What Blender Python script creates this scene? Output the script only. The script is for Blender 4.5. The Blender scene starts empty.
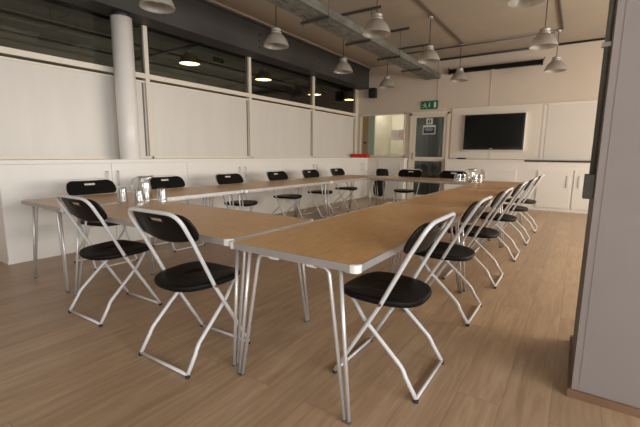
import bpy, bmesh, math, random
from mathutils import Vector, Matrix
PI = math.pi
random.seed(7)
S = bpy.context.scene
COL = S.collection

# ------------------------------------------------------------------ materials
def mat(name, color, rough=0.5, metal=0.0, spec=0.5, var=0.0, vscale=8.0, bump=0.0, bscale=60.0,
        trans=0.0, ior=1.45, emis=None, estr=0.0, coat=0.0, stretch=(1, 1, 1), alpha=1.0):
    m = bpy.data.materials.new(name); m.use_nodes = True
    nt = m.node_tree; b = nt.nodes['Principled BSDF']
    b.inputs['Base Color'].default_value = (*color, 1)
    b.inputs['Roughness'].default_value = rough
    b.inputs['Metallic'].default_value = metal
    b.inputs['Specular IOR Level'].default_value = spec
    b.inputs['IOR'].default_value = ior
    b.inputs['Transmission Weight'].default_value = trans
    b.inputs['Coat Weight'].default_value = coat
    b.inputs['Alpha'].default_value = alpha
    if emis:
        b.inputs['Emission Color'].default_value = (*emis, 1)
        b.inputs['Emission Strength'].default_value = estr
    if var > 0 or bump > 0:
        tc = nt.nodes.new('ShaderNodeTexCoord'); mp = nt.nodes.new('ShaderNodeMapping')
        mp.inputs['Scale'].default_value = stretch
        nt.links.new(tc.outputs['Object'], mp.inputs['Vector'])
    if var > 0:
        n = nt.nodes.new('ShaderNodeTexNoise'); n.inputs['Scale'].default_value = vscale
        n.inputs['Detail'].default_value = 6
        nt.links.new(mp.outputs[0], n.inputs['Vector'])
        r = nt.nodes.new('ShaderNodeValToRGB')
        lo = [max(0, c * (1 - var)) for c in color]; hi = [min(1, c * (1 + var)) for c in color]
        r.color_ramp.elements[0].position = .3; r.color_ramp.elements[1].position = .7
        r.color_ramp.elements[0].color = (*lo, 1); r.color_ramp.elements[1].color = (*hi, 1)
        nt.links.new(n.outputs['Fac'], r.inputs[0]); nt.links.new(r.outputs[0], b.inputs['Base Color'])
    if bump > 0:
        n2 = nt.nodes.new('ShaderNodeTexNoise'); n2.inputs['Scale'].default_value = bscale
        n2.inputs['Detail'].default_value = 4
        nt.links.new(mp.outputs[0], n2.inputs['Vector'])
        bp = nt.nodes.new('ShaderNodeBump'); bp.inputs['Strength'].default_value = bump
        bp.inputs['Distance'].default_value = .01
        nt.links.new(n2.outputs['Fac'], bp.inputs['Height']); nt.links.new(bp.outputs[0], b.inputs['Normal'])
    return m

def glass(name, tint, refl=0.08, rough=0.03, rcol=(1, 1, 1)):
    """clear sheet glass: transparent mixed with a mirror by Fresnel"""
    m = bpy.data.materials.new(name); m.use_nodes = True
    nt = m.node_tree; nt.nodes.clear()
    o = nt.nodes.new('ShaderNodeOutputMaterial'); mx = nt.nodes.new('ShaderNodeMixShader')
    t = nt.nodes.new('ShaderNodeBsdfTransparent'); t.inputs[0].default_value = (*tint, 1)
    g = nt.nodes.new('ShaderNodeBsdfGlossy'); g.inputs['Roughness'].default_value = rough
    g.inputs['Color'].default_value = (*rcol, 1)
    lw = nt.nodes.new('ShaderNodeLayerWeight'); lw.inputs[0].default_value = .5
    pw = nt.nodes.new('ShaderNodeMath'); pw.operation = 'POWER'; pw.inputs[1].default_value = 4.5
    f = nt.nodes.new('ShaderNodeMath'); f.operation = 'MULTIPLY_ADD'; f.inputs[1].default_value = .9; f.inputs[2].default_value = refl * .4
    nt.links.new(lw.outputs['Facing'], pw.inputs[0]); nt.links.new(pw.outputs[0], f.inputs[0])
    nt.links.new(f.outputs[0], mx.inputs[0]); nt.links.new(t.outputs[0], mx.inputs[1])
    nt.links.new(g.outputs[0], mx.inputs[2]); nt.links.new(mx.outputs[0], o.inputs[0])
    return m

def wood_floor():
    m = bpy.data.materials.new('oak_laminate_planks'); m.use_nodes = True
    nt = m.node_tree; N = nt.nodes; L = nt.links; b = N['Principled BSDF']
    tc = N.new('ShaderNodeTexCoord')
    rot = N.new('ShaderNodeMapping'); rot.inputs['Rotation'].default_value = (0, 0, PI / 2)
    L.new(tc.outputs['Object'], rot.inputs['Vector'])
    br = N.new('ShaderNodeTexBrick')
    br.offset = .37; br.offset_frequency = 2
    br.inputs['Scale'].default_value = 1
    br.inputs['Brick Width'].default_value = 1.3; br.inputs['Row Height'].default_value = .19
    br.inputs['Mortar Size'].default_value = .0016; br.inputs['Mortar Smooth'].default_value = .3
    br.inputs['Color1'].default_value = (0.0, 0.0, 0.0, 1); br.inputs['Color2'].default_value = (1, 1, 1, 1)
    br.inputs['Mortar'].default_value = (0.5, .5, .5, 1); br.inputs['Bias'].default_value = 0
    L.new(rot.outputs[0], br.inputs['Vector'])
    # grain: noise stretched along Y, displaced per plank
    sep = N.new('ShaderNodeSeparateXYZ'); L.new(tc.outputs['Object'], sep.inputs[0])
    add = N.new('ShaderNodeMath'); add.operation = 'MULTIPLY_ADD'; add.inputs[1].default_value = 7.0
    L.new(br.outputs['Color'], add.inputs[0]); L.new(sep.outputs['Z'], add.inputs[2])
    cmb = N.new('ShaderNodeCombineXYZ'); L.new(sep.outputs['X'], cmb.inputs['X']); L.new(sep.outputs['Y'], cmb.inputs['Y']); L.new(add.outputs[0], cmb.inputs['Z'])
    mp = N.new('ShaderNodeMapping'); mp.inputs['Scale'].default_value = (11, 1.1, 1); L.new(cmb.outputs[0], mp.inputs['Vector'])
    n1 = N.new('ShaderNodeTexNoise'); n1.inputs['Scale'].default_value = 1.6; n1.inputs['Detail'].default_value = 8; n1.inputs['Distortion'].default_value = 1.2
    L.new(mp.outputs[0], n1.inputs['Vector'])
    mp2 = N.new('ShaderNodeMapping'); mp2.inputs['Scale'].default_value = (70, 3, 1); L.new(cmb.outputs[0], mp2.inputs['Vector'])
    n2 = N.new('ShaderNodeTexNoise'); n2.inputs['Scale'].default_value = 1.5; n2.inputs['Detail'].default_value = 5
    L.new(mp2.outputs[0], n2.inputs['Vector'])
    mixn = N.new('ShaderNodeMix'); mixn.data_type = 'FLOAT'; mixn.inputs[0].default_value = .35
    L.new(n1.outputs['Fac'], mixn.inputs[2]); L.new(n2.outputs['Fac'], mixn.inputs[3])
    r = N.new('ShaderNodeValToRGB'); e = r.color_ramp.elements
    e[0].position = .34; e[0].color = (0.375, 0.24, 0.142, 1)
    e[1].position = .64; e[1].color = (0.53, 0.372, 0.24, 1)
    mid = e.new(.5); mid.color = (0.45, 0.305, 0.19, 1)
    L.new(mixn.outputs[0], r.inputs[0])
    # plank to plank tone
    hv = N.new('ShaderNodeMix'); hv.data_type = 'RGBA'; hv.blend_type = 'MULTIPLY'; hv.inputs[0].default_value = 1
    tone = N.new('ShaderNodeValToRGB'); tone.color_ramp.elements[0].color = (.82, .80, .77, 1); tone.color_ramp.elements[1].color = (.98, .96, .92, 1)
    L.new(br.outputs['Color'], tone.inputs[0]); L.new(r.outputs[0], hv.inputs[6]); L.new(tone.outputs[0], hv.inputs[7])
    dk = N.new('ShaderNodeMix'); dk.data_type = 'RGBA'; dk.inputs[7].default_value = (.12, .065, .035, 1)
    fm = N.new('ShaderNodeMath'); fm.operation = 'MULTIPLY'; fm.inputs[1].default_value = .6
    L.new(br.outputs['Fac'], fm.inputs[0]); L.new(fm.outputs[0], dk.inputs[0]); L.new(hv.outputs[2], dk.inputs[6])
    L.new(dk.outputs[2], b.inputs['Base Color'])
    rr = N.new('ShaderNodeMapRange'); rr.inputs[3].default_value = .30; rr.inputs[4].default_value = .42
    L.new(n1.outputs['Fac'], rr.inputs[0]); L.new(rr.outputs[0], b.inputs['Roughness'])
    b.inputs['Specular IOR Level'].default_value = .5
    bp = N.new('ShaderNodeBump'); bp.inputs['Strength'].default_value = .12; bp.inputs['Distance'].default_value = .002
    L.new(n2.outputs['Fac'], bp.inputs['Height']); L.new(bp.outputs[0], b.inputs['Normal'])
    return m

def table_wood():
    m = bpy.data.materials.new('oak_laminate_tabletop'); m.use_nodes = True
    nt = m.node_tree; N = nt.nodes; L = nt.links; b = N['Principled BSDF']
    tc = N.new('ShaderNodeTexCoord'); mp = N.new('ShaderNodeMapping'); mp.inputs['Scale'].default_value = (5, 75, 1)
    L.new(tc.outputs['Object'], mp.inputs['Vector'])
    n = N.new('ShaderNodeTexNoise'); n.inputs['Scale'].default_value = 1.6; n.inputs['Detail'].default_value = 6; n.inputs['Distortion'].default_value = .4
    L.new(mp.outputs[0], n.inputs['Vector'])
    r = N.new('ShaderNodeValToRGB'); e = r.color_ramp.elements
    e[0].position = .36; e[0].color = (0.52, 0.28, 0.105, 1); e[1].position = .66; e[1].color = (0.70, 0.41, 0.17, 1)
    L.new(n.outputs['Fac'], r.inputs[0]); L.new(r.outputs[0], b.inputs['Base Color'])
    b.inputs['Roughness'].default_value = .34; b.inputs['Specular IOR Level'].default_value = .35
    return m

M = {}
M['floor'] = wood_floor()
M['table'] = table_wood()
M['wall'] = mat('painted_plaster', (.60, .52, .44), .75, var=.025, vscale=2)
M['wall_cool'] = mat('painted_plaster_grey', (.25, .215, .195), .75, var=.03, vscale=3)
M['board'] = mat('white_wall_board', (.72, .66, .59), .42, var=.015, vscale=2)
M['whiteboard'] = mat('whiteboard_surface', (.68, .635, .58), .32, var=.02, vscale=2)
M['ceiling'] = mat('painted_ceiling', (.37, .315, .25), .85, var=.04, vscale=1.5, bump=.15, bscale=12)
M['beam'] = mat('grey_painted_steel', (.05, .047, .043), .55, var=.12, vscale=3)
M['white'] = mat('white_cabinet_laminate', (.80, .77, .72), .38, var=.012, vscale=2)
M['white_paint'] = mat('white_gloss_paint', (.74, .70, .64), .35)
M['column'] = mat('white_painted_steel_column', (.80, .76, .71), .28)
M['blind'] = mat('frosted_white_panel', (.66, .625, .575), .35, var=.04, vscale=1.3, stretch=(1, 3, .4))
M['frame'] = mat('cream_window_frame', (.72, .66, .56), .45)
M['glass'] = glass('clear_glazing', (.66, .65, .60), .12)
M['glass_door'] = glass('door_glazing', (.75, .8, .78), .1)
M['glass_win'] = glass('interior_window_glazing', (.9, .92, .9), .1)
M['green_glass'] = mat('greenish_frosted_glass', (.36, .46, .38), .35)
M['dark_room'] = mat('dark_grey_green_paint', (.15, .135, .11), .85, var=.15, vscale=1.5)
M['lobby'] = mat('lobby_grey_metal', (.24, .235, .21), .4, var=.35, vscale=6, stretch=(1, 1, .05))
M['off_room'] = mat('cream_paint_next_room', (.62, .58, .48), .7)
M['orange_wood'] = mat('orange_pine', (.50, .26, .09), .5, var=.15, vscale=5, stretch=(6, 6, .6))
M['skirt'] = mat('oak_skirting', (.20, .115, .065), .5, var=.15, vscale=6)
M['black'] = mat('black_moulded_plastic', (.006, .006, .0057), .38, spec=.22, var=.1, vscale=30, bump=.12, bscale=350)
M['black_seat'] = mat('black_textured_plastic', (.006, .006, .0057), .45, spec=.2, bump=.25, bscale=400)
M['tube'] = mat('pale_grey_painted_tube', (.66, .655, .65), .38, metal=.05)
M['rubber'] = mat('black_rubber', (.02, .02, .02), .7)
M['alu'] = mat('brushed_aluminium', (.47, .465, .455), .42, metal=.55, var=.04, vscale=20)
M['alu_leg'] = mat('satin_steel_leg', (.66, .65, .64), .33, metal=.5)
M['cap'] = mat('white_plastic_corner', (.80, .78, .75), .4)
M['bolt'] = mat('dull_bolt', (.2, .2, .2), .4, metal=.8)
M['galv'] = mat('galvanised_steel', (.165, .168, .15), .55, metal=.25, var=.22, vscale=9)
M['galv_dark'] = mat('dull_galvanised_strut', (.10, .095, .085), .5, metal=.4, var=.1, vscale=9)
M['conduit'] = mat('grey_conduit', (.12, .11, .10), .45, metal=.3)
M['conduit_dark'] = mat('dark_conduit', (.055, .05, .045), .5)
M['handle'] = mat('satin_chrome_handle', (.70, .69, .67), .35, metal=.2)
M['edge_black'] = mat('black_worktop_edge', (.03, .03, .03), .4)
M['tv_screen'] = mat('black_glass_screen', (.004, .006, .005), .12)
M['tv_bezel'] = mat('black_gloss_bezel', (.01, .01, .01), .25)
M['silver'] = mat('silver_plastic', (.62, .60, .57), .35)
M['green_sign'] = mat('green_sign_face', (.005, .14, .055), .4)
M['sign_white'] = mat('sign_white', (.60, .65, .60), .5)
M['blue_sign'] = mat('dark_blue_sign_print', (.03, .04, .10), .5)
M['paper'] = mat('white_paper', (.8, .76, .72), .8)
M['pink'] = mat('pink_ink', (.75, .32, .30), .8)
M['pale_ink'] = mat('grey_ink', (.5, .46, .46), .8)
M['red'] = mat('red_plastic', (.58, .03, .02), .4)
M['speaker'] = mat('black_speaker_cloth', (.012, .012, .012), .7)
M['lamp_cap'] = mat('lamp_housing_grey', (.42, .40, .38), .4, metal=.3)
M['cord'] = mat('dark_cable', (.06, .05, .045), .6)
M['lamp_lit'] = mat('lit_lamp_diffuser', (.9, .8, .6), .5, emis=(1.0, .74, .40), estr=9.0)
M['outer_shade'] = mat('lit_lamp_shade', (.16, .13, .10), .5)
M['outer_ground'] = mat('outside_paving', (.35, .35, .34), .9)

def lamp_shade_mat():
    m = bpy.data.materials.new('prismatic_acrylic_shade'); m.use_nodes = True
    nt = m.node_tree; N = nt.nodes; L = nt.links; b = N['Principled BSDF']
    b.inputs['Base Color'].default_value = (.47, .44, .40, 1); b.inputs['Roughness'].default_value = .22
    tr = N.new('ShaderNodeBsdfTranslucent'); tr.inputs[0].default_value = (.66, .62, .57, 1)
    tp = N.new('ShaderNodeBsdfTransparent'); tp.inputs[0].default_value = (.85, .82, .78, 1)
    m1 = N.new('ShaderNodeMixShader'); m1.inputs[0].default_value = .3
    m2 = N.new('ShaderNodeMixShader'); m2.inputs[0].default_value = .28
    L.new(b.outputs[0], m1.inputs[1]); L.new(tr.outputs[0], m1.inputs[2])
    L.new(m1.outputs[0], m2.inputs[1]); L.new(tp.outputs[0], m2.inputs[2])
    L.new(m2.outputs[0], N['Material Output'].inputs[0])
    return m
M['shade'] = lamp_shade_mat()

def tumbler_mat():
    m = bpy.data.materials.new('drinking_glass'); m.use_nodes = True
    nt = m.node_tree; N = nt.nodes; L = nt.links; N.clear()
    o = N.new('ShaderNodeOutputMaterial')
    g = N.new('ShaderNodeBsdfGlossy'); g.inputs['Roughness'].default_value = .08; g.inputs['Color'].default_value = (1, 1, 1, 1)
    t = N.new('ShaderNodeBsdfTransparent'); t.inputs[0].default_value = (.90, .91, .91, 1)
    lw = N.new('ShaderNodeLayerWeight'); lw.inputs[0].default_value = .35
    mr = N.new('ShaderNodeMapRange'); mr.inputs[3].default_value = .10; mr.inputs[4].default_value = .8
    mx = N.new('ShaderNodeMixShader'); L.new(lw.outputs['Facing'], mr.inputs[0]); L.new(mr.outputs[0], mx.inputs[0])
    L.new(t.outputs[0], mx.inputs[1]); L.new(g.outputs[0], mx.inputs[2]); L.new(mx.outputs[0], o.inputs[0])
    return m
M['tumbler'] = tumbler_mat()

# ------------------------------------------------------------------ mesh helpers
class MB:
    def __init__(self): self.bm = bmesh.new(); self.smooth = False
    def box(self, x0, x1, y0, y1, z0, z1, bevel=0.0):
        ret = bmesh.ops.create_cube(self.bm, size=1)
        vs = ret['verts']
        for v in vs:
            v.co = Vector(((x0 + x1) / 2 + v.co.x * (x1 - x0), (y0 + y1) / 2 + v.co.y * (y1 - y0), (z0 + z1) / 2 + v.co.z * (z1 - z0)))
        if bevel > 0:
            es = list({e for v in vs for e in v.link_edges})
            bmesh.ops.bevel(self.bm, geom=es, offset=bevel, segments=2, profile=.5, affect='EDGES')
        return self
    def tube(self, pts, r, n=10, closed=False, cap=True):
        pts = [Vector(p) for p in pts]; rings = []; k = len(pts)
        prev = None
        for i, p in enumerate(pts):
            if closed: t = (pts[(i + 1) % k] - pts[i - 1]).normalized()
            elif i == 0: t = (pts[1] - p).normalized()
            elif i == k - 1: t = (p - pts[-2]).normalized()
            else: t = ((pts[i + 1] - p).normalized() + (p - pts[i - 1]).normalized()).normalized()
            if prev is None:
                a = Vector((0, 0, 1)) if abs(t.z) < .9 else Vector((1, 0, 0))
                u = t.cross(a).normalized()
            else:
                u = (prev - t * prev.dot(t)).normalized()
            prev = u; w = t.cross(u)
            rings.append([self.bm.verts.new(p + (u * math.cos(2 * PI * j / n) + w * math.sin(2 * PI * j / n)) * r) for j in range(n)])
        m = k if closed else k - 1
        for i in range(m):
            A, B = rings[i], rings[(i + 1) % k]
            for j in range(n):
                f = self.bm.faces.new((A[j], A[(j + 1) % n], B[(j + 1) % n], B[j])); f.smooth = True
        if not closed and cap:
            self.bm.faces.new(rings[0][::-1]); self.bm.faces.new(rings[-1])
        return self
    def lathe(self, prof, c=(0, 0, 0), n=24, capb=True, capt=True):
        rings = []
        for r, z in prof:
            if r < 1e-5: rings.append([self.bm.verts.new((c[0], c[1], c[2] + z))])
            else: rings.append([self.bm.verts.new((c[0] + r * math.cos(2 * PI * j / n), c[1] + r * math.sin(2 * PI * j / n), c[2] + z)) for j in range(n)])
        for A, B in zip(rings, rings[1:]):
            for j in range(n):
                if len(A) == 1 and len(B) == 1: continue
                if len(A) == 1: f = self.bm.faces.new((A[0], B[(j + 1) % n], B[j]))
                elif len(B) == 1: f = self.bm.faces.new((A[j], A[(j + 1) % n], B[0]))
                else: f = self.bm.faces.new((A[j], A[(j + 1) % n], B[(j + 1) % n], B[j]))
                f.smooth = True
        if capb and len(rings[0]) > 1: self.bm.faces.new(rings[0][::-1])
        if capt and len(rings[-1]) > 1: self.bm.faces.new(rings[-1])
        return self
    def poly(self, pts2, axis, c0, c1):
        """extruded polygon; axis='y': pts are (x,z); 'x': (y,z); 'z': (x,y)"""
        def P(p, c): return {'y': (p[0], c, p[1]), 'x': (c, p[0], p[1]), 'z': (p[0], p[1], c)}[axis]
        A = [self.bm.verts.new(P(p, c0)) for p in pts2]; B = [self.bm.verts.new(P(p, c1)) for p in pts2]
        n = len(A); self.bm.faces.new(A); self.bm.faces.new(B[::-1])
        for i in range(n): self.bm.faces.new((A[i], B[i], B[(i + 1) % n], A[(i + 1) % n]))
        return self
    def build(self, name, m, parent=None, loc=None):
        bmesh.ops.recalc_face_normals(self.bm, faces=self.bm.faces)
        me = bpy.data.meshes.new(name); self.bm.to_mesh(me); self.bm.free()
        me.materials.append(M[m] if isinstance(m, str) else m)
        o = bpy.data.objects.new(name, me); COL.objects.link(o)
        if parent: o.parent = parent
        if loc: o.location = loc
        return o

def tag(o, label=None, cat=None, group=None, kind=None):
    if label: o['label'] = label
    if cat: o['category'] = cat
    if group: o['group'] = group
    if kind: o['kind'] = kind
    return o
def empty(name, loc=(0, 0, 0), rz=0):
    o = bpy.data.objects.new(name, None); COL.objects.link(o)
    o.location = loc; o.rotation_euler = (0, 0, rz); o.empty_display_size = .1
    return o
def kids(o): return [c for c in COL.objects if c.parent == o]
def copy_tree(o, parent=None):
    c = o.copy(); COL.objects.link(c); c.parent = parent
    for ch in kids(o): copy_tree(ch, c)
    return c
def arc(p0, pc, p1, n=6):
    p0, pc, p1 = Vector(p0), Vector(pc), Vector(p1)
    return [p0 * (1 - t) ** 2 + pc * 2 * t * (1 - t) + p1 * t * t for t in [i / n for i in range(n + 1)]]

# ------------------------------------------------------------------ the setting
CZ = 3.36            # ceiling
XL = -5.10           # left glazed partition
YB = 9.40            # back wall
XR = 3.2             # right wall (assumed daylight windows, beyond the picture)
YF = -3.0            # wall behind the camera
ST = 'structure'
def struct(mb, name, m, parent=None, label=None):
    o = mb.build(name, m, parent)
    if not parent: o['kind'] = ST
    if label: o['label'] = label
    return o

struct(MB().box(XL - .02, XR + .2, YF - .2, YB + .02, -.1, 0), 'floor', 'floor', label='oak laminate plank floor of the meeting room')
struct(MB().box(XL - .05, XR + .2, YF - .2, YB + .3, CZ, CZ + .15), 'ceiling', 'ceiling', label='painted concrete ceiling above the tables')

# back wall with a window opening (left) and a door opening
WX0, WX1, WZ0, WZ1 = -5.00, -3.72, 1.07, 2.17      # interior window
DX0, DX1, DZ1 = -3.58, -2.62, 2.14                  # door
bw = MB()
bw.box(XL - .05, XR + .2, YB, YB + .12, 2.19, CZ)
bw.box(XL - .05, WX0, YB, YB + .12, 0, 2.19)
bw.box(WX0, WX1, YB, YB + .12, 0, WZ0); bw.box(WX0, WX1, YB, YB + .12, WZ1, 2.19)
bw.box(WX1, DX0, YB, YB + .12, 0, 2.19); bw.box(DX0, DX1, YB, YB + .12, DZ1, 2.19)
bw.box(DX1, XR + .2, YB, YB + .12, 0, 2.19)
struct(bw, 'wall_back', 'wall', label='cream painted back wall with the exit door and the screen')

# right wall with guessed window openings, placed out of frame to let light in
rw = MB(); yy = YF
OPEN = [(-2.6, -.6), (-.3, 1.7), (3.0, 4.8), (5.1, 6.9), (7.2, 9.0)]  # first two openings are added to brighten the near left cabinets
for a, b in OPEN:
    rw.box(XR, XR + .2, yy, a, 0, CZ); rw.box(XR, XR + .2, a, b, 0, .85); rw.box(XR, XR + .2, a, b, 2.35, CZ); yy = b
rw.box(XR, XR + .2, yy, YB, 0, CZ)
struct(rw, 'wall_right', 'wall', label='right hand wall with assumed unseen daylight windows')
# front wall behind camera; its window opening is added for fill light
fw = MB()
fw.box(XL - .05, -2.0, YF - .2, YF, 0, CZ); fw.box(-2.0, .4, YF - .2, YF, 0, .9); fw.box(-2.0, .4, YF - .2, YF, 2.4, CZ); fw.box(.4, XR + .2, YF - .2, YF, 0, CZ)
struct(fw, 'wall_front', 'wall', label='wall behind the camera with one added unseen window')

# near right wall stub
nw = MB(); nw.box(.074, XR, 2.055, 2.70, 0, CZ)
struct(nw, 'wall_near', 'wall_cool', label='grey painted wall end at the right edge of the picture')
struct(MB().box(.102, .105, 2.0535, 2.057, .07, CZ), 'trim_1', 'wall_cool', label='fine corner bead line on the near wall end')
struct(MB().box(.059, XR, 2.038, 2.055, 0, .038).box(.059, .074, 2.055, 2.71, 0, .038), 'baseboard_near', 'skirt', label='oak skirting around the near wall end')
# left wall below and above glazing
struct(MB().box(XL - .1, XL, YF, YB, 0, 1.04), 'wall_left', 'wall', label='low wall under the left glazed partition')
struct(MB().box(XL, XL + .018, YF, 1.34, 0, .08), 'baseboard_left', 'skirt', label='oak skirting left of the cabinets')

# glazed partition: one window per bay
rail0, rail1 = 2.135, 2.20
bays = [(-3.0, -.85), (-.85, 1.2), (1.2, 3.25), (3.25, 5.27), (5.27, 7.30), (7.30, 9.30)]
for i, (a, b) in enumerate(bays):
    w = empty('window_%d' % (i + 1), (XL, (a + b) / 2, 1.04)); tag(w, 'tall partition window with white lower panel and clear upper pane', kind=ST)
    h = (b - a) / 2
    fr = MB()
    fr.box(-.06, .03, h - .03, h + .03, 0, 1.86)                    # mullion at far side
    fr.box(-.04, .035, -h, h - .03, rail0 - 1.04, rail1 - 1.04)      # rail
    fr.box(-.04, .03, -h + .0, h - .03, 0, .035)                      # sill
    fr.box(-.03, .012, -h + .03, h - .03, rail0 - 1.04 - .055, rail0 - 1.04 - .03)
    fr.build('window_frame', 'frame', w)
    MB().box(-.012, -.004, -h + .03, h - .03, .035, rail0 - 1.04 - .028).build('frosted_panel', 'blind', w)
    MB().box(-.012, -.006, -h + .03, h - .03, rail1 - 1.04, 1.82).build('clear_pane', 'glass', w)
    g = MB(); g.box(-.02, .004, h - .075, h - .055, .035, 1.06); g.build('panel_edge_gap', 'conduit', w)
# end post in the corner by the back wall
struct(MB().box(XL - .06, XL + .03, 9.30, 9.40, 1.04, CZ - .5), 'trim_2', 'frame', label='cream end post of the glazed partition')

# the steel beam along the top of the partition
bm_ = MB()
BX = -4.74
bm_.box(BX - .34, BX, YF, YB - .002, 2.83, 2.85)      # bottom flange
bm_.box(BX - .34, BX, YF, YB - .002, 3.30, 3.33)      # top flange
bm_.box(BX - .09, BX - .03, YF, YB - .002, 2.85, 3.30)  # web
bm_.box(BX - .34, BX - .30, YF, YB - .002, 2.85, 3.30)
bo = struct(bm_, 'trim_3', 'beam', label='deep dark grey steel beam running over the partition')
for y in (1.5, 3.35, 5.2, 7.05):
    for z in (2.93, 3.03, 3.13):
        MB().box(BX - .03, BX - .012, y, y + .022, z, z + .022, .003).build('bolt', 'conduit_dark', bo)
struct(MB().box(BX - .34, BX + .035, YF, YB - .002, 3.33, CZ), 'trim_4', 'ceiling', label='pale ceiling edge strip above the steel beam')

# round column
struct(MB().lathe([(.122, 0), (.122, 2.775)], (-4.88, 2.815, 0), 32), 'trim_5', 'column', label='white round column in front of the partition')
struct(MB().lathe([(.10, 2.775), (.10, 2.83)], (-4.88, 2.815, 0), 24), 'trim_6', 'edge_black', label='dark bearing pad on top of the round column')

# room beyond the left partition (dark, lamps lit)
dr = MB()
dr.box(-13, XL - .1, YF, 16, CZ, CZ + .1)
dr.box(-13.1, -13, YF, 16, 0, CZ); dr.box(-13, XL - .1, 16, 16.1, 0, CZ); dr.box(-13, XL - .1, YF - .1, YF, 0, CZ)
dr.box(-13, XL - .1, YF, 16, -.1, 0); dr.box(XL - .12, XL - .08, YB + .12, 16, 0, CZ)
struct(dr, 'wall_beyond', 'dark_room', label='dark walls and ceiling of the room behind the partition')

# interior window in the back wall
w = empty('window_7', (WX0, YB, WZ0)); tag(w, 'internal window beside the exit door', kind=ST)
W_, H_ = WX1 - WX0, WZ1 - WZ0
MB().box(0, W_, -.02, .04, 0, .035).box(0, W_, -.02, .04, H_ - .035, H_).box(0, .03, -.02, .04, 0, H_).box(W_ - .035, W_, -.02, .04, 0, H_).build('window_frame', 'frame', w)
MB().box(.03, W_ - .03, .008, .014, .03, H_ - .03).build('glass_pane', 'glass_win', w)
# room behind it
rb = MB(); rb.box(-5.04, -3.66, 11.6, 11.7, 0, 3.0); rb.box(-5.10, -5.04, YB + .12, 11.7, 0, 3.0); rb.box(-3.66, -3.62, YB + .12, 11.7, 0, 3.0)
rb.box(-5.04, -3.66, YB + .12, 11.6, 2.9, 3.0); rb.box(-5.04, -3.66, YB + .12, 11.6, -.05, 0)
struct(rb, 'wall_office', 'off_room', label='cream walls of the small room behind the internal window')
struct(MB().box(-5.03, -4.86, 9.62, 9.66, 0, 2.3), 'door_2', 'orange_wood', label='orange pine door edge seen through the internal window')
struct(MB().box(-4.855, -4.66, 9.60, 9.615, 0, 2.3), 'window_8', 'green_glass', label='green tinted glass strip beside the pine door')
struct(MB().box(-5.0, -4.9, 9.60, 9.62, 1.42, 1.47), 'trim_7', 'conduit_dark', label='dark latch plate on the pine door')

# exit door
d = empty('door_1', (DX0, YB, 0)); tag(d, 'cream framed exit door with upper and lower glass', kind=ST)
DW = DX1 - DX0
MB().box(0, .05, -.03, .05, 0, DZ1).box(DW - .05, DW, -.03, .05, 0, DZ1).box(0, DW, -.03, .05, DZ1 - .05, DZ1 + .03).build('door_frame', 'frame', d)
lf = MB(); lf.box(.055, .145, -.01, .035, .01, DZ1 - .055); lf.box(DW - .125, DW - .055, -.01, .035, .01, DZ1 - .055)
lf.box(.145, DW - .125, -.01, .035, .01, .13); lf.box(.145, DW - .125, -.01, .035, .975, 1.075); lf.box(.145, DW - .125, -.01, .035, 2.03, DZ1 - .055)
lf.build('door_leaf', 'frame', d)
MB().box(.145, DW - .125, .01, .016, .13, .975).build('lower_pane', 'glass_door', d)
MB().box(.145, DW - .125, .01, .016, 1.075, 2.03).build('upper_pane', 'glass_door', d)
MB().tube([(.10, -.01, 1.02), (.10, -.06, 1.02), (.10, -.06, 1.16), (.10, -.01, 1.16)], .009).build('door_handle', 'conduit_dark', d)
# lobby behind the door
lb = MB(); lb.box(-3.6, -1.2, 10.8, 10.9, 0, 3); lb.box(-3.62, -3.58, YB + .12, 10.8, 0, 3); lb.box(-2.1, -2.0, YB + .12, 10.8, 0, 3)
for k in range(9): lb.box(-3.5 + k * .17, -3.5 + k * .17 + .06, 10.74, 10.8, 0, 2.8)
lb.box(-3.6, -1.2, YB + .12, 10.9, 2.9, 3.0); lb.box(-3.6, -1.2, YB + .12, 10.9, -.05, 0)
struct(lb, 'wall_lobby', 'lobby', label='ribbed grey lobby wall seen through the exit door')

# wall boards behind the screen and the long whiteboard
struct(MB().box(-2.56, -.69, YB - .022, YB, 1.05, 2.20), 'trim_8', 'board', label='cream wall boarding behind the wall screen')
struct(MB().box(-.69, -.63, YB - .03, YB, 1.05, 2.18), 'trim_9', 'white_paint', label='white vertical joint strip right of the screen')
struct(MB().box(-2.56, .9, YB - .03, YB, 2.195, 2.21), 'trim_10', 'frame', label='thin ledge along the top of the wall boards')
struct(MB().box(-1.68, -1.62, YB - .032, YB - .022, 1.05, 1.26), 'trim_11', 'white_paint', label='white cable cover under the wall screen')

# frames for the assumed windows in the right and front wall (never in the picture)
for i, (a, b) in enumerate(OPEN):
    w = empty('window_%d' % (i + 9), (XR, a, .85)); tag(w, 'tall assumed daylight window in the right wall, out of view', kind=ST)
    L_ = b - a
    MB().box(.08, .14, 0, L_, 0, .05).box(.08, .14, 0, L_, 1.45, 1.5).box(.08, .14, 0, .05, 0, 1.5).box(.08, .14, L_ - .05, L_, 0, 1.5).box(.08, .14, L_ / 2 - .025, L_ / 2 + .025, 0, 1.5).build('window_frame', 'frame', w)
w = empty('window_20', (-2.0, YF, .9)); tag(w, 'unseen window added behind the camera for fill light', kind=ST)
MB().box(0, 2.4, -.14, -.08, 0, .05).box(0, 2.4, -.14, -.08, 1.45, 1.5).box(0, .05, -.14, -.08, 0, 1.5).box(2.35, 2.4, -.14, -.08, 0, 1.5).box(1.18, 1.22, -.14, -.08, 0, 1.5).build('window_frame', 'frame', w)

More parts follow.
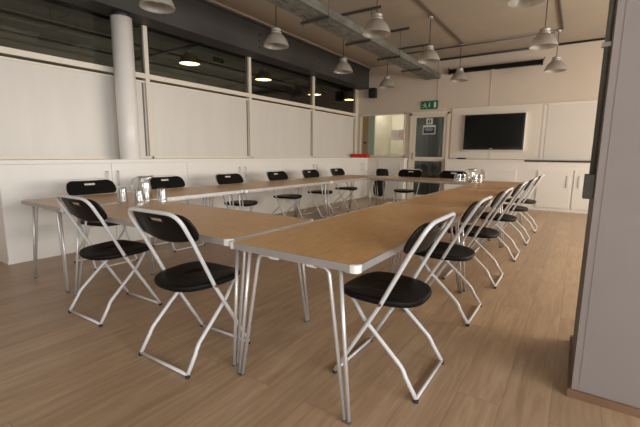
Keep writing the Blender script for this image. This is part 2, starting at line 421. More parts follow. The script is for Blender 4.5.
# ------------------------------------------------------------------ cabinets
CXF = -4.65; CH = 1.0
def door_part(parent, name, axis, a, b, front, z0, z1, m='white'):
    """thin door; axis 'x' = faces +X (left run), 'y' = faces -Y (back run)"""
    mb = MB()
    if axis == 'x': mb.box(front, front + .018, a + .002, b - .002, z0, z1, .0015)
    else: mb.box(a + .002, b - .002, front - .018, front, z0, z1, .0015)
    return mb.build(name, m, parent)
def handle(parent, axis, pos, front, z0, z1):
    if axis == 'x': pts = [(front, pos, z0), (front + .032, pos, z0), (front + .032, pos, z1), (front, pos, z1)]
    else: pts = [(pos, front, z0), (pos, front - .032, z0), (pos, front - .032, z1), (pos, front, z1)]
    return MB().tube(pts, .009, 8).build('handle', 'handle', parent)

left_units = [(1.34, 3.50, 2.43, 'white double door cabinet at the left edge, nearest the camera'),
              (3.50, 5.64, 4.58, 'white double door cabinet in the left run, second from the near end'),
              (5.64, 7.77, 6.70, 'white double door cabinet in the left run, third from the near end'),
              (7.77, 9.19, 8.85, 'white cabinet at the far corner of the left run, under the red tray')]
for a, b, mid, lab in left_units:
    u = empty('storage_cabinet', (CXF, a, 0)); tag(u, lab, 'cabinet', 'white cabinets along the left partition')
    MB().box(XL + .01 - CXF, -.002, .001, b - a - .001, 0, CH).build('body', 'white', u)
    for (p, q, hs) in ((a, mid, -1), (mid, b, 1)):
        dd = door_part(u, 'door', 'x', p - a, q - a, 0, .04, CH - .005)
        handle(dd, 'x', mid - a + hs * .065, .018, .73, .90)
wt = MB(); wt.box(XL + .01, CXF + .03, 1.33, 9.19, CH, 1.04)
tag(wt.build('worktop', 'white'), 'long white worktop over the left run of cabinets', 'worktop')

BF = 9.19
u = empty('storage_cabinet', (CXF, BF, 0)); tag(u, 'white cabinet under the internal window, left of the exit door', 'cabinet')
MB().box(.02, 1.03, .0, .20, 0, CH).build('body', 'white', u)
dd = door_part(u, 'door', 'y', .32, 1.03, -.001, .04, CH - .005)
handle(dd, 'y', .95, -.019, .73, .90)
wt = MB(); wt.box(CXF + .03, DX0 - .02, BF - .03, YB - .02, CH, 1.04)
tag(wt.build('worktop', 'white'), 'short white worktop under the internal window', 'worktop')

u = empty('storage_cabinet', (DX1, BF, 0)); tag(u, 'white cabinet with one flush panel below the wall screen', 'cabinet')
B0 = DX1 + .02
MB().box(.02, -.94 - DX1, .0, .20, 0, CH).build('body', 'white', u)
dd = door_part(u, 'door', 'y', -1.76 - DX1, -1.08 - DX1, -.001, .08, .83)
handle(dd, 'y', -1.72 - DX1 + .03, -.019, .62, .76)
wt = MB(); wt.box(B0, -.95, BF - .02, YB - .03, CH, 1.035)
tag(wt.build('worktop', 'white'), 'white ledge below the wall screen', 'worktop')

for k, (a, hx, lab) in enumerate(((-.94, (-.14, .06), 'white double door cabinet with black edged top, right of the table rows'), (.90, (1.68, 1.88), 'white double door cabinet hidden past the near wall end'))):
    u = empty('storage_cabinet', (a, BF, 0)); tag(u, lab, 'cabinet')
    MB().box(.001, 1.82, .0, .20, 0, CH + .005).build('body', 'white', u)
    for (p, q, hx_) in ((.26, .86, hx[0] - a), (.90, 1.50, hx[1] - a)):
        dd = door_part(u, 'door', 'y', p, q, -.001, .07, .84)
        hd = MB().box(hx_ - .022, hx_ + .022, -.034, -.019, .50, .74, .004).build('handle', 'handle', dd)
wt = MB(); wt.box(-.945, XR - .01, BF - .025, YB - .01, CH + .006, 1.035)
tag(wt.build('worktop', 'edge_black'), 'thin black edged worktop on the right hand back cabinets', 'worktop')

wb = empty('whiteboard', (-.62, YB, 1.05)); tag(wb, 'wide pale whiteboard panel above the black edged worktop', 'whiteboard')
MB().box(0, 2.9, -.022, -.002, 0, 1.12).build('board', 'whiteboard', wb)
MB().box(0, 2.9, -.026, -.002, 1.12, 1.145).build('top_rail', 'white_paint', wb)

# ------------------------------------------------------------------ folding chair
def superellipse(a, b, n, N=48):
    out = []
    for i in range(N):
        t = 2 * PI * i / N; c, s = math.cos(t), math.sin(t)
        out.append((a * math.copysign(abs(c) ** (2 / n), c), b * math.copysign(abs(s) ** (2 / n), s)))
    return out

def backrest_mesh(hw=.242, hh=.086, depth=.030, slot=True):
    """curved black panel: local X width, Z height (centre 0), -Y bulge at the middle; slot near the top"""
    bm = bmesh.new(); NX, NZ = 36, 14; V = {}
    for i in range(NX + 1):
        for j in range(NZ + 1):
            u = -1 + 2 * i / NX; v = -1 + 2 * j / NZ
            # rounded rectangle mapping
            x = u * hw; z = v * hh
            rt, rb_ = .085, .032
            ax = abs(x)
            top = hh; bot = -hh
            if ax > hw - rt: top = hh - rt + math.sqrt(max(0, rt ** 2 - (ax - (hw - rt)) ** 2))
            if ax > hw - rb_: bot = -hh + rb_ - math.sqrt(max(0, rb_ ** 2 - (ax - (hw - rb_)) ** 2))
            bot += .018 * (1 - math.cos(PI * min(1, ax / hw))) * .5
            z = bot + (top - bot) * (v + 1) / 2
            y = -depth * (1 - (x / hw) ** 2)
            V[i, j] = bm.verts.new((x, y, z))
    sl = set()
    for i in range(NX):
        for j in range(NZ):
            if slot and 14 <= i <= 21 and 10 <= j <= 11: continue
            bm.faces.new((V[i, j], V[i + 1, j], V[i + 1, j + 1], V[i, j + 1]))
    bmesh.ops.recalc_face_normals(bm, faces=bm.faces)
    bmesh.ops.solidify(bm, geom=list(bm.faces), thickness=.011)
    for f in bm.faces: f.smooth = True
    return bm

def seat_mesh():
    mb = MB(); bm = mb.bm
    rings = []
    for (s, z) in ((.55, -.012), (.90, -.014), (.965, -.010), (.995, .0), (1.0, .012), (.985, .020), (.93, .0225), (.7, .019), (.4, .016)):
        ol = superellipse(.209, .217, 2.7)
        ring = []
        for x, y in ol:
            k = 1.0 + .06 * (y / .205)            # a touch wider at the front
            dz = .006 * (abs(x) / .208) ** 2 + (-.010 if y > .15 else 0) * ((y - .15) / .055 if y > .15 else 0)
            ring.append(bm.verts.new((x * s * k, y * s, z + dz)))
        rings.append(ring)
    N = len(rings[0])
    for A, B in zip(rings, rings[1:]):
        for j in range(N):
            f = bm.faces.new((A[j], A[(j + 1) % N], B[(j + 1) % N], B[j])); f.smooth = True
    bm.faces.new(rings[0][::-1]); bm.faces.new(rings[-1])
    return mb

R1 = .0105
def side(y, z, x): return (x, y, z)
def make_chair(name='folding_chair'):
    c = empty(name)
    X = .207
    # long tube: front foot, up past the seat, over the backrest arch, down the other side
    P = [(.215, .018), (.10, .215), (-.03, .435), (-.093, .56), (-.165, .70)]
    XT = .213
    L_ = [Vector((-(X + (XT - X) * max(0, (z - .43) / .32)), y, z)) for y, z in P]; Rr = [Vector((-v.x, v.y, v.z)) for v in reversed(L_)]
    top = arc((-XT, -.205, .770), (-XT, -.242, .838), (-XT + .08, -.244, .841), 8) + arc((XT - .08, -.244, .841), (XT, -.242, .838), (XT, -.205, .770), 8)
    fr = MB().tube(L_ + top + Rr, R1, 10); fr.build('frame_tube', 'tube', c)
    # rear legs with kink
    for s in (-1, 1):
        x = s * .186
        pts = [(x, .13, .425), (x, .06, .325), (s * .19, -.02, .255)] + arc((s * .193, -.135, .15), (s * .195, -.152, .13), (s * .197, -.162, .105), 4) + [(s * .2, -.218, .018)]
        MB().tube(pts, .0105, 10).build('leg', 'tube', c)
    MB().tube([(-X, .215, .014), (X, .215, .014)], .0085, 8).build('floor_bar', 'tube', c)
    MB().tube([(-.2, -.218, .016), (.2, -.218, .016)], .0085, 8).build('floor_bar', 'tube', c)
    for s in (-1, 1):
        for y in (.216, -.219):
            MB().lathe([(.0105, 0), (.0125, .003), (.012, .016)], (s * (X if y > 0 else .2), y, 0), 10).build('foot_cap', 'rubber', c)
    sm = seat_mesh(); so = sm.build('seat', 'black_seat', c, (0, .030, .430)); so.rotation_euler = (math.radians(1.5), 0, 0)
    MB().tube([(-.19, .13, .42), (.19, .13, .42)], .009, 8).build('seat_rail', 'tube', c)
    for s in (-1, 1):
        b = bmesh.ops
        mb = MB(); mb.tube([(s * .196, -.03, .435), (s * .2255, -.03, .435)], .008, 8); mb.build('pivot_bolt', 'bolt', c)
    # backrest
    me = bpy.data.meshes.new('backrest'); bmb = backrest_mesh(); bmb.to_mesh(me); bmb.free(); me.materials.append(M['black'])
    o = bpy.data.objects.new('backrest', me); COL.objects.link(o); o.parent = c
    o.location = (0, -.169, .762); o.rotation_euler = (math.radians(26), 0, 0)
    return c

chair_proto = make_chair()
first = [True]
def chair(x, y, rz, label, group=None, tilt=None):
    if first[0]: c = chair_proto; first[0] = False
    else: c = copy_tree(chair_proto)
    c.location = (x, y, 0); c.rotation_euler = (0, 0, rz)
    for k in ('label', 'category', 'group'):
        if k in c: del c[k]
    tag(c, label, 'chair', group)
    return c
G1 = 'black folding chairs on the near side of the table square'
chair(-1.745, 1.328, math.radians(1), 'black folding chair seen from behind, right one of the two at the near table', G1)
chair(-2.70, 1.375, math.radians(1.5), 'black folding chair seen from behind, left one of the two at the near table', G1)
G2 = 'black folding chairs down the right side of the tables'
rl = ['largest black folding chair on the right, nearest the camera, at the table corner',
      'black folding chair on the right side, directly behind the nearest one',
      'third black folding chair from the camera on the right side',
      'fourth black folding chair from the camera on the right side',
      'second to last black folding chair on the right side',
      'last black folding chair on the right side, nearest the white back cabinets']
for (x, y), lb_ in zip([(-.725, 1.785), (-.72, 2.755), (-.70, 3.65), (-.68, 4.68), (-.66, 5.62), (-.645, 6.60)], rl):
    chair(x - .012, y, PI / 2, lb_, G2)
G3 = 'black folding chairs between the left table row and the cabinets'
ll = ['black folding chair behind the left table row, the one nearest the camera',
      'black folding chair behind the left table row, just right of the near jug',
      'third black folding chair from the left behind the left table row',
      'fourth black folding chair from the left behind the left table row',
      'fifth black folding chair from the left behind the left table row',
      'farthest black folding chair behind the left table row, left of the far corner']
for (x, y), lb_ in zip([(-3.98, 1.96), (-3.97, 2.83), (-3.915, 3.80), (-3.915, 4.85), (-3.915, 5.80), (-3.915, 6.76)], ll):
    chair(x, y, -PI / 2, lb_, G3)
G4 = 'black folding chairs behind the far table'
chair(-2.73, 7.10, PI, 'black folding chair behind the far table, in front of the exit door', G4)
chair(-1.90, 7.10, PI, 'black folding chair behind the far table, behind the far jug and glasses', G4)
# ------------------------------------------------------------------ folded chair leaning on the back cabinet
fc = empty('folded_chair', (-4.06, 9.00, 0), math.radians(-22)); tag(fc, 'folded black chair leaning upright against the back cabinet', 'chair')
lean = math.radians(7)
def fl(x, h, off=0): return (x, -.02 - (.92 - h) * math.tan(lean) + off, h)
MB().tube([fl(-.205, .012), fl(-.205, .65)] + arc(fl(-.205, .67), fl(-.205, .755), fl(-.11, .755), 6) + arc(fl(.11, .755), fl(.205, .755), fl(.205, .67), 6) + [fl(.205, .65), fl(.205, .012)], R1, 10).build('frame_tube', 'tube', fc)
for s in (-1, 1): MB().tube([fl(s * .186, .012, -.03), fl(s * .186, .52, -.03)], .0105, 8).build('leg', 'tube', fc)
MB().tube([fl(-.205, .014), fl(.205, .014)], .0085, 8).build('floor_bar', 'tube', fc)
me = bpy.data.meshes.new('backrest'); b_ = backrest_mesh(hw=.222, hh=.115, slot=False); b_.to_mesh(me); b_.free(); me.materials.append(M['black'])
o = bpy.data.objects.new('backrest', me); COL.objects.link(o); o.parent = fc; o.location = fl(0, .655, -.018); o.rotation_euler = (-lean, 0, PI)
so = seat_mesh().build('seat', 'black_seat', fc, fl(0, .29, -.055)); so.rotation_euler = (PI / 2 - lean, 0, 0)

# ------------------------------------------------------------------ folding tables
TH = .70
def make_table(L_, W_, li=.045):
    """origin at the floor centre, long axis along local X"""
    t = empty('folding_table')
    hx, hy = L_ / 2, W_ / 2; r = .018
    # rounded outline top
    def outline(ax, ay, rr, n=5):
        pts = []
        for cx_, cy_, a0 in ((ax - rr, ay - rr, 0), (-ax + rr, ay - rr, 90), (-ax + rr, -ay + rr, 180), (ax - rr, -ay + rr, 270)):
            for k in range(n + 1):
                a = math.radians(a0 + 90 * k / n); pts.append((cx_ + rr * math.cos(a), cy_ + rr * math.sin(a)))
        return pts
    MB().poly(outline(hx - .004, hy - .004, .018), 'z', TH - .025, TH).build('tabletop', 'table', t)
    # aluminium edge band as a closed strip
    mb = MB(); bm = mb.bm
    oo = outline(hx, hy, .022); ii = outline(hx - .006, hy - .006, .017)
    A = [bm.verts.new((x, y, TH - .03)) for x, y in oo]; B = [bm.verts.new((x, y, TH + .0015)) for x, y in oo]
    C_ = [bm.verts.new((x, y, TH + .0015)) for x, y in ii]; D_ = [bm.verts.new((x, y, TH - .03)) for x, y in ii]
    n = len(A)
    for i in range(n):
        j = (i + 1) % n
        bm.faces.new((A[i], A[j], B[j], B[i])); bm.faces.new((B[i], B[j], C_[j], C_[i])); bm.faces.new((C_[i], C_[j], D_[j], D_[i])); bm.faces.new((D_[i], D_[j], A[j], A[i]))
    mb.build('edge_band', 'alu', t)
    for sx in (-1, 1):
        for sy in (-1, 1):
            # white moulded corner
            m2 = MB(); b2 = m2.bm; k = 6; q = []
            for a in range(k + 1):
                an = math.radians(90 * a / k); q.append(((hx - .022 + .0235 * math.cos(an)) * sx, (hy - .022 + .0235 * math.sin(an)) * sy))
            q = [(q[0][0], (hy - .034) * sy)] + q + [((hx - .034) * sx, q[-1][1])]
            i2 = [((hx - .022 + .0 * x) * sx, (hy - .022) * sy) for x in (1,)]
            m2.poly(q + i2, 'z', TH - .0315, TH + .0025)
            m2.build('corner_cap', 'cap', t)
            # hairpin leg: two tubes meeting at the foot
            fx, fy = (hx - .022) * sx, (hy - li) * sy
            tx, ty = (hx - .045) * sx, (hy - li - .07) * sy
            bx_, by_ = (hx - .047) * sx, (hy - li - .112) * sy
            m3 = MB()
            m3.tube([(fx, fy + .010 * sy, .012), (tx, ty + .012 * sy, TH - .03)], .0088, 10)
            m3.tube([(fx, fy - .010 * sy, .012), (bx_ + .003 * sx, by_ + .006 * sy, TH - .10)] + arc((bx_, by_, TH - .08), (bx_ - .0 * sx, by_, TH - .045), (bx_, by_ - .04 * sy, TH - .045), 5)[1:] + [(bx_, by_ - .075 * sy, TH - .045)], .0088, 10)
            lg = m3.build('leg', 'alu_leg', t)
            MB().box(fx - .009, fx + .009, fy - .019, fy + .019, 0, .011, .003).build('foot', 'bolt', lg)
            cx2 = bx_ - .012 * sx
            MB().box(cx2 - .018, cx2 + .018, min(by_ - .12 * sy, by_ - .065 * sy), max(by_ - .12 * sy, by_ - .065 * sy), TH - .058, TH - .0255, .005).build('leg_clip', 'cap', t)
    for sx in (-1, 1):
        MB().tube([((hx - .058) * sx, -hy + .2, TH - .045), ((hx - .058) * sx, hy - .2, TH - .045)], .010, 8).build('cross_rail', 'alu_leg', t)
    for sy in (-1, 1):
        MB().box(-hx + .03, hx - .03, sy * (hy - .06) - .010, sy * (hy - .06) + .010, TH - .045, TH - .0255).build('side_rail', 'alu', t)
    return t
GT = 'wood topped folding tables set in a hollow rectangle'
def place_table(L_, W_, x, y, rz, label, li=.045):
    t = make_table(L_, W_, li); t.location = (x, y, 0); t.rotation_euler = (0, 0, rz); tag(t, label, 'table', GT)
    return t
place_table(1.82, .75, -2.318, 1.665, 0, 'wood topped folding table across the near end, with tumblers on it')
t1 = place_table(1.925, .715, -1.027, 2.228, PI / 2, 'wood topped folding table nearest the camera, first in the right row')
place_table(1.905, .685, -.998, 4.150, PI / 2, 'wood topped folding table in the middle of the right row')
place_table(1.905, .685, -.988, 6.062, PI / 2, 'wood topped folding table at the far end of the right row')
place_table(1.925, .82, -3.652, 2.266, PI / 2, 'wood topped folding table at the near left corner, beside the left cabinets', .10)
place_table(1.900, .77, -3.610, 4.190, PI / 2, 'wood topped folding table in the middle of the left row', .05)
place_table(1.900, .77, -3.610, 6.102, PI / 2, 'wood topped folding table at the far end of the left row', .05)
place_table(1.880, .76, -2.280, 6.76, 0, 'wood topped folding table across the far end, in front of the exit door')

# ------------------------------------------------------------------ glasses and jugs
def make_glass():
    g = MB()
    # upturned tumbler: wide rim down, base up
    g.lathe([(.043, 0), (.043, .002), (.0335, .118), (.031, .128), (0, .130)], n=20, capb=False)
    g.lathe([(.0405, 0), (.0405, .002), (.031, .112), (0, .114)], n=20, capb=False)
    return g
gp = make_glass().build('tumbler', 'tumbler')
gl = [(-3.24, 1.775, 'upturned glass tumbler furthest left on the near table'),
      (-2.93, 1.735, 'upturned glass tumbler in front of the near jug'),
      (-3.09, 1.895, 'upturned glass tumbler just right of the near jug'),
      (-2.905, 1.93, 'upturned glass tumbler standing alone, rightmost on the near table'),
      (-1.64, 6.50, 'upturned glass tumbler furthest left on the far table'),
      (-1.585, 6.425, 'upturned glass tumbler on the far table, second from the left'),
      (-1.535, 6.50, 'upturned glass tumbler on the far table, just left of the far jug'),
      (-1.345, 6.455, 'upturned glass tumbler on the far table, just right of the far jug'),
      (-1.285, 6.53, 'upturned glass tumbler on the far table, rightmost of all')]
for i, (x, y, lab) in enumerate(gl):
    o = gp if i == 0 else gp.copy()
    if i: COL.objects.link(o)
    o.location = (x, y, TH + .0018); tag(o, lab, 'glass', 'upturned glass tumblers by the jugs')
def make_jug():
    j = empty('water_jug')
    g = MB()
    g.lathe([(0, .0), (.055, .0), (.062, .012), (.060, .09), (.050, .145), (.050, .17), (.062, .208), (.0595, .209), (.047, .17), (.047, .145), (.056, .09), (.058, .014), (0, .012)], n=28)
    # spout: pull the rim vertices on +X
    for v in g.bm.verts:
        if v.co.z > .19 and v.co.x > .035: v.co.x += .022 * (v.co.x / .06); v.co.z += .006
    g.build('jug_body', 'tumbler', j)
    MB().tube(arc((-.058, 0, .19), (-.125, 0, .20), (-.115, 0, .12), 8) + arc((-.115, 0, .12), (-.105, 0, .065), (-.058, 0, .05), 8)[1:], .0065, 8).build('handle', 'tumbler', j)
    return j
j = make_jug(); j.location = (-3.315, 2.03, TH + .0018); j.rotation_euler = (0, 0, math.radians(38)); tag(j, 'clear water jug among the tumblers on the near left table corner', 'jug', 'clear water jugs')
j2 = copy_tree(j); j2.location = (-1.435, 6.60, TH + .0018); j2.rotation_euler = (0, 0, math.radians(20)); j2['label'] = 'clear water jug among the tumblers on the far table corner'

# ------------------------------------------------------------------ pendant lamps
LB = 2.65
def make_pendant(shade='shade', lit=False):
    p = empty('pendant_lamp')
    mb = MB()
    prof = [(.180, 0), (.179, .015), (.168, .05), (.148, .09), (.120, .13), (.090, .160), (.072, .172)]
    mb.lathe(prof + [(r - .004, z - .001) for r, z in reversed(prof)], n=40, capb=False, capt=False)
    mb.build('lamp_shade', shade, p)
    MB().lathe([(.076, .168), (.078, .19), (.062, .195), (.060, .215), (.070, .22), (.068, .235), (.03, .25), (.012, .262)], n=24).build('lamp_housing', 'lamp_cap', p)
    MB().lathe([(.0, .05), (.022, .055), (.032, .08), (.032, .11), (.02, .14), (.018, .17)], n=16).build('bulb', 'lamp_lit' if lit else 'sign_white', p)
    return p
def cord(p, top, z0=.26):
    MB().tube([(0, 0, z0), (0, 0, top)], .007, 6).build('cord', 'cord', p)
lamp0 = make_pendant(); cord(lamp0, CZ - LB)
MB().lathe([(.035, CZ - LB - .05), (.038, CZ - LB - .01), (.038, CZ - LB)], n=14).build('ceiling_box', 'lamp_cap', lamp0)
lamps = [(-3.87, 2.64, 'pendant lamp above the round column, cut by the top edge'),
         (-3.76, 4.45, 'pendant lamp hanging in front of the dark beam, second along the left row'),
         (-3.82, 6.45, 'pendant lamp in the left row, third from the camera, left of the cable tray'),
         (-3.80, 8.38, 'small far pendant lamp beside the black speaker'),
         (-2.30, 4.70, 'large pendant lamp hanging in front of the cable tray'),
         (-2.20, 6.47, 'pendant lamp right of the cable tray, in the middle row'),
         (-2.20, 8.42, 'far pendant lamp in front of the black roller bar, left part'),
         (-.57, 4.53, 'pendant lamp at the top edge of the picture, above the right tables'),
         (-.56, 6.47, 'larger of the two pendant lamps near the wall end on the right'),
         (-.50, 8.36, 'far right pendant lamp, lower of the pair near the wall end')]
for i, (x, y, lab) in enumerate(lamps):
    o = lamp0 if i == 0 else copy_tree(lamp0)
    o.location = (x, y, LB); tag(o, lab, 'lamp', 'prismatic pendant lamps of the meeting room')
# lit ones in the next room
lampB = make_pendant('outer_shade', True)
MB().lathe([(.168, .010), (.164, .016), (.0, .018)], n=32).build('lit_diffuser', 'lamp_lit', lampB)
cord(lampB, CZ - LB)
for i, (x, y, lab) in enumerate([(-5.80, 4.53, 'lit pendant lamp behind the partition glass, nearest the column'),
                                 (-5.68, 6.30, 'lit pendant lamp behind the partition glass, second from the left'),
                                 (-5.92, 8.55, 'lit pendant lamp behind the glass, partly hidden by a mullion'),
                                 (-5.58, 9.85, 'farthest lit pendant lamp behind the glass, by the corner')]):
    o = lampB if i == 0 else copy_tree(lampB)
    o.location = (x, y, LB + .01); tag(o, lab, 'lamp', 'lit pendant lamps in the room behind the glass')

# next room ceiling pipes
for i, (x, lab) in enumerate(((-6.6, 'thin dark pipe on the ceiling behind the glass, nearer one'), (-7.7, 'thin dark pipe on the ceiling behind the glass, middle one'), (-8.9, 'thin dark pipe on the ceiling behind the glass, far one'))):
    tag(MB().tube([(x, YF, CZ - .07), (x, 15.9, CZ - .07)], .028, 8).build('ceiling_pipe', 'conduit_dark'), lab, 'pipe', 'dark pipes in the room behind the glass')
tag(MB().tube([(-9, 5.3, CZ - .10), (-5.4, 5.3, CZ - .10)], .03, 8).build('ceiling_pipe', 'conduit_dark'), 'dark pipe crossing the ceiling behind the glass', 'pipe')
es = empty('exit_sign', (-7.0, 6.25, 3.2)); tag(es, 'small dim green sign hanging in the room behind the glass', 'sign')
MB().box(-.02, .02, -.14, .14, -.05, .06).build('sign_panel', 'green_sign', es)
MB().tube([(0, 0, .06), (0, 0, .16)], .008, 6).build('hanger', 'conduit_dark', es)

# ------------------------------------------------------------------ cable tray with hangers
tr = empty('cable_tray', (-3.045, 0, 2.90)); tag(tr, 'galvanised cable tray slung under the ceiling toward the back wall', 'cable tray')
T0 = -2.9; T1 = 9.33
base = MB(); bmx = base.bm
hw = .175
# slotted bottom: rows of slots left open
seg = .25; y = T0
while y < T1 - .01:
    y2 = min(y + seg, T1)
    base.box(-hw, -.11, y, y2, 0, .003); base.box(-.09, -.02, y, y2, 0, .003); base.box(0.0, .07, y, y2, 0, .003); base.box(.09, hw, y, y2, 0, .003)
    for a, b in ((-.11, -.09), (-.02, 0), (.07, .09)): base.box(a, b, y, y + .12 if y + .12 < y2 else y2, 0, .003)
    y = y2
base.build('tray_base', 'galv', tr)
for s in (-1, 1):
    xx = s * hw
    mb = MB().box(min(xx, xx - s * .003), max(xx, xx - s * .003), T0, T1, .003, .10).box(min(xx, xx - s * .018), max(xx, xx - s * .018), T0, T1, .10, .103).box(min(xx, xx + s * .004), max(xx, xx + s * .004), T0, T1, .045, .052)
    mb.build('side_flange', 'galv', tr)
cab = MB()
for k, (cx_, cz_, r) in enumerate(((-.12, .018, .012), (-.05, .020, .015), (.02, .018, .012), (.10, .02, .015))):
    cab.tube([(cx_ + .01 * math.sin(q * 1.7 + k), T0 + (T1 - T0) * q / 24, cz_) for q in range(25)], r, 6)
tag(cab.build('cables', 'conduit_dark', tr), kind='stuff')
for yk in (2.05, 3.25, 4.45, 5.66, 6.84, 8.03):
    hg = MB().box(-.27, .19, yk - .016, yk + .016, -.035, -.003).build('lower_strut', 'galv_dark', tr)
    MB().box(-.40, .34, yk - .016, yk + .016, CZ - 2.9 - .034, CZ - 2.9).build('ceiling_strut', 'galv_dark', tr)
    for xx in (-.235, .182): MB().tube([(xx, yk, -.075), (xx, yk, CZ - 2.9 - .04)], .006, 6).build('hanger_rod', 'galv', tr)

# ------------------------------------------------------------------ conduits on the ceiling
def conduit(pts, lab, r=.016, m='conduit'):
    return tag(MB().tube(pts, r, 8).build('conduit_pipe', m), lab, 'conduit', None)
zc = CZ - .016
conduit([(-2.145, -2.9, zc), (-2.145, 8.33, zc)], 'long conduit on the ceiling along the middle row of lamps')
conduit([(-3.42, 8.36, zc - .03), (-.56, 8.36, zc - .03)], 'conduit crossing the ceiling in front of the back wall', .014)
conduit([(-.44, -2.9, zc), (-.44, 8.34, zc)], 'long conduit on the ceiling along the right row of lamps')
conduit([(-2.93, YB - .03, CZ - .03), (-.70, YB - .03, CZ - .03)], 'dark conduit along the top of the back wall, left length', .02, 'conduit_dark')
conduit([(-.55, YB - .021, CZ - .021), (3.1, YB - .021, CZ - .021)], 'dark conduit along the top of the back wall, right length', .02, 'conduit_dark')
conduit([(-2.93, YB - .008, CZ - .05), (-2.93, YB - .008, 2.22), (-2.72, YB - .008, 2.20)], 'thin vertical cable line above the exit door frame', .006, 'board')
conduit([(-1.76, YB - .008, 2.92), (-1.76, YB - .008, 2.215)], 'thin vertical cable line from the roller bar to the screen', .005, 'board')
# near wall conduit
cp = empty('conduit_run', (.074, 2.24, 0)); tag(cp, 'grey surface conduit with socket box on the near wall end', 'conduit')
MB().tube([(-.013, 0, 1.04), (-.013, 0, CZ)], .0125, 10).build('conduit_pipe', 'galv', cp)
MB().box(-.042, -.0, -.045, .045, .93, 1.045, .004).build('socket_box', 'galv', cp)
for zz in (1.62, 2.4): MB().box(-.034, 0, -.016, .016, zz, zz + .02, .002).build('saddle_clip', 'silver', cp)
# pale vent strip on the ceiling
cg = empty('ceiling_vent', (-1.38, 8.56, CZ)); tag(cg, 'narrow pale vent strip on the ceiling near the back wall', 'vent')
MB().box(-.20, .20, -.05, .05, -.022, 0, .003).build('housing', 'lamp_cap', cg)

# ------------------------------------------------------------------ back wall things
tv = empty('wall_television', (-1.645, YB - .022, 1.255)); tag(tv, 'large black flat television mounted on the back wall', 'television')
MB().box(-.62, .655, -.05, .0, -.03, .79, .004).build('mount_surround', 'white_paint', tv)
MB().box(-.60, .635, -.092, -.035, .0, .775, .008).build('bezel', 'tv_bezel', tv)
MB().box(-.575, .605, -.095, -.0915, .05, .735).build('screen', 'tv_screen', tv)
MB().box(-.03, .03, -.095, -.0925, .018, .030).build('logo', 'silver', tv)
MB().box(.637, .648, -.088, -.035, 0, .775, .002).build('side_trim', 'silver', tv)

pj = empty('roller_bar', (-1.73, YB, 3.03)); tag(pj, 'long black roller screen bar mounted high on the back wall', 'projection screen')
MB().box(-.92, .92, -.12, -.03, -.05, .045, .012).build('casing', 'black', pj)
for s in (-1, 1):
    MB().box(s * .93 - .015, s * .93 + .015, -.13, -.0, -.055, .05, .003).build('bracket', 'black', pj)
    MB().tube([(s * .95, -.07, .03), (s * .965, -.07, .09)], .010, 6).build('hook', 'black', pj)
MB().box(-.03, .03, -.11, -.04, -.062, -.05).build('pull_tab', 'silver', pj)

sp = empty('wall_speaker', (-4.60, YB, 2.70)); tag(sp, 'small black loudspeaker high on the back wall by the beam', 'loudspeaker')
MB().box(-.095, .095, -.17, -.03, -.125, .125, .018).build('cabinet', 'speaker', sp)
MB().box(-.03, .03, -.03, 0, -.04, .04).build('wall_bracket', 'edge_black', sp)
MB().lathe([(.0, 0), (.06, .0), (.065, .004)], n=20).build('speaker_cone', 'rubber', sp).matrix_local = Matrix.Translation((0, -.171, -.03)) @ Matrix.Rotation(PI / 2, 4, 'X')

ex = empty('exit_sign', (-3.115, YB, 2.32)); tag(ex, 'green emergency exit sign above the door', 'sign')
MB().box(-.205, .205, -.03, 0, -.098, .098, .003).build('sign_panel', 'green_sign', ex)
f = -.0325
man = MB()
man.poly([(-.125, .045), (-.11, .055), (-.095, .045), (-.095, .032), (-.11, .024), (-.125, .032)][::-1], 'y', f, f + .003)
man.poly([(-.13, .02), (-.095, .018), (-.085, -.02), (-.115, -.022)], 'y', f, f + .003)
man.poly([(-.115, -.015), (-.095, -.02), (-.06, -.045), (-.045, -.075), (-.06, -.078), (-.075, -.05)], 'y', f, f + .003)
man.poly([(-.115, -.02), (-.10, -.025), (-.125, -.06), (-.165, -.062), (-.165, -.05), (-.133, -.048)], 'y', f, f + .003)
man.poly([(-.13, .018), (-.12, .008), (-.15, -.01), (-.175, .002), (-.17, .010), (-.15, .003)], 'y', f, f + .003)
man.poly([(-.097, .016), (-.09, .004), (-.06, -.012), (-.055, -.004)], 'y', f, f + .003)
man.build('running_figure', 'sign_white', ex)
MB().poly([(-.008, .055), (.012, .055), (.012, -.01), (.03, -.01), (.002, -.06), (-.026, -.01), (-.008, -.01)], 'y', f, f + .003).build('arrow', 'sign_white', ex)
MB().box(.11, .165, f, f + .003, -.065, .06).build('door_symbol', 'sign_white', ex)

ns = empty('door_notice', (-3.10, YB + .004, 1.735)); tag(ns, 'dark blue notice in a white border on the door glass', 'sign')
MB().box(-.155, .155, -.004, 0, -.11, .11).build('border', 'sign_white', ns)
MB().box(-.135, .135, -.006, -.004, -.088, .06).build('print', 'blue_sign', ns)
for k, (a, b, z) in enumerate(((-.10, .10, .035), (-.11, .11, .005), (-.08, .08, -.022))): MB().box(a, b, -.0075, -.006, z - .006, z + .006).build('text_line', 'pale_ink', ns)
n2 = empty('door_sticker', (-3.10, YB + .004, 1.935)); tag(n2, 'small square white sticker with dark round symbol above the notice', 'sign')
MB().box(-.08, .08, -.004, 0, -.07, .07).build('sticker_face', 'sign_white', n2)
MB().lathe([(.0, 0), (.045, 0), (.045, .002), (0, .002)], n=20).build('round_symbol', 'blue_sign', n2).matrix_local = Matrix.Translation((0, -.004, 0)) @ Matrix.Rotation(PI / 2, 4, 'X')
MB().box(-.014, .014, -.0075, -.006, -.02, .02).build('symbol_mark', 'sign_white', n2)

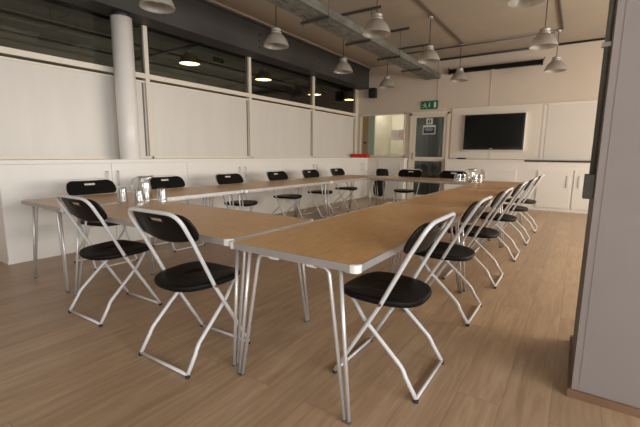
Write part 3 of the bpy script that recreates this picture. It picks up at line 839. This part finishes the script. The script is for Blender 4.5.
pp = empty('paper_notice', (-3.90, YB + .004, 1.62)); tag(pp, 'white paper with pink drawing taped inside the internal window', 'paper')
MB().box(-.19, .19, -.002, 0, -.13, .13).build('sheet', 'paper', pp)
MB().tube([(.05 + .03 * math.sin(k * .9), -.004, -.07 + k * .012) for k in range(12)], .012, 5).build('pink_drawing', 'pink', pp)
for k in range(3): MB().box(-.14, -.02, -.004, -.002, -.04 + k * .04, -.034 + k * .04).build('text_line', 'pale_ink', pp)

# red tray on the corner worktop
rt_ = empty('red_tray', (-4.76, 9.06, 1.041)); tag(rt_, 'shallow red plastic tray on the worktop in the far corner', 'tray')
MB().box(-.25, .19, -.10, .10, 0, .012, .003).box(-.25, .19, -.10, -.092, .012, .095).box(-.25, .19, .092, .10, .012, .095).box(-.25, -.242, -.10, .10, .012, .095).box(.182, .19, -.10, .10, .012, .095).build('tray_body', 'red', rt_)
MB().tube([(.19, -.05, .05), (.235, -.05, .055), (.235, .05, .055), (.19, .05, .05)], .008, 6).build('handle', 'red', rt_)
rc = empty('remote_control', (-2.26, YB - .12, 1.035)); tag(rc, 'small black remote control lying on the ledge left of the screen', 'remote control')
MB().box(-.10, .10, -.03, .03, 0, .035, .008).build('body', 'edge_black', rc)

# ------------------------------------------------------------------ light
def area(name, loc, rot, sx, sy, power, color):
    l = bpy.data.lights.new(name, 'AREA'); l.shape = 'RECTANGLE'; l.size = sx; l.size_y = sy; l.energy = power; l.color = color
    o = bpy.data.objects.new(name, l); COL.objects.link(o); o.location = loc; o.rotation_euler = rot
    return o
for i, (a, b) in enumerate(OPEN):
    area('daylight_and_fill_right', (XR + .12, (a + b) / 2, 1.60), (0, math.radians(86), 0), 1.45, b - a - .1, [112, 90, 95, 85, 75][i], ((.90, .95, 1.0) if i < 2 else (1.0, .935, .84)))  # one lamp per assumed opening; the near two are added fill
area('fill_front', (-.8, YF - .06, 1.65), (math.radians(90), 0, 0), 2.3, 1.4, 35, (1.0, .97, .95))  # added fill through the unseen opening behind the camera
area('office_light', (-4.6, 10.6, 2.85), (0, 0, 0), .8, .8, 21, (1, .94, .84))
area('lobby_light', (-2.8, 10.1, 2.85), (0, 0, 0), .8, .5, 7, (1, .97, .92))
area('next_room_light', (-9.5, 5, 2.2), (PI, 0, 0), 4, 10, 60, (.95, 1, .9))
area('next_room_light', (-5.3, 4.2, 2.3), (0, math.radians(-90), 0), .1, .1, 0.0, (1, 1, 1)) if False else None

wd = bpy.data.worlds.new('world'); S.world = wd; wd.use_nodes = True
nt = wd.node_tree; bg = nt.nodes['Background']
sky = nt.nodes.new('ShaderNodeTexSky'); sky.sky_type = 'HOSEK_WILKIE'; sky.sun_direction = (.6, -.3, .74); sky.turbidity = 6
nt.links.new(sky.outputs[0], bg.inputs[0]); bg.inputs[1].default_value = .5

# ------------------------------------------------------------------ camera
cam = bpy.data.cameras.new('camera'); co = bpy.data.objects.new('camera', cam); COL.objects.link(co)
r = Vector((0.83047924, 0.55697593, 0.00905801)); u_ = Vector((-0.09355724, 0.12343198, 0.98793299)); f_ = Vector((-0.54913685, 0.82130528, -0.15461683))
mt = Matrix(((r.x, u_.x, -f_.x), (r.y, u_.y, -f_.y), (r.z, u_.z, -f_.z))).to_4x4(); mt.translation = (0, 0, 1.13)
co.matrix_world = mt
cam.sensor_width = 36; cam.lens = 36 * 381.5618 / 640; cam.clip_start = .02
S.camera = co
S.view_settings.view_transform = 'Standard'; S.view_settings.look = 'None'; S.view_settings.gamma = 1; S.view_settings.use_curve_mapping = False
S.view_settings.exposure = 0.35
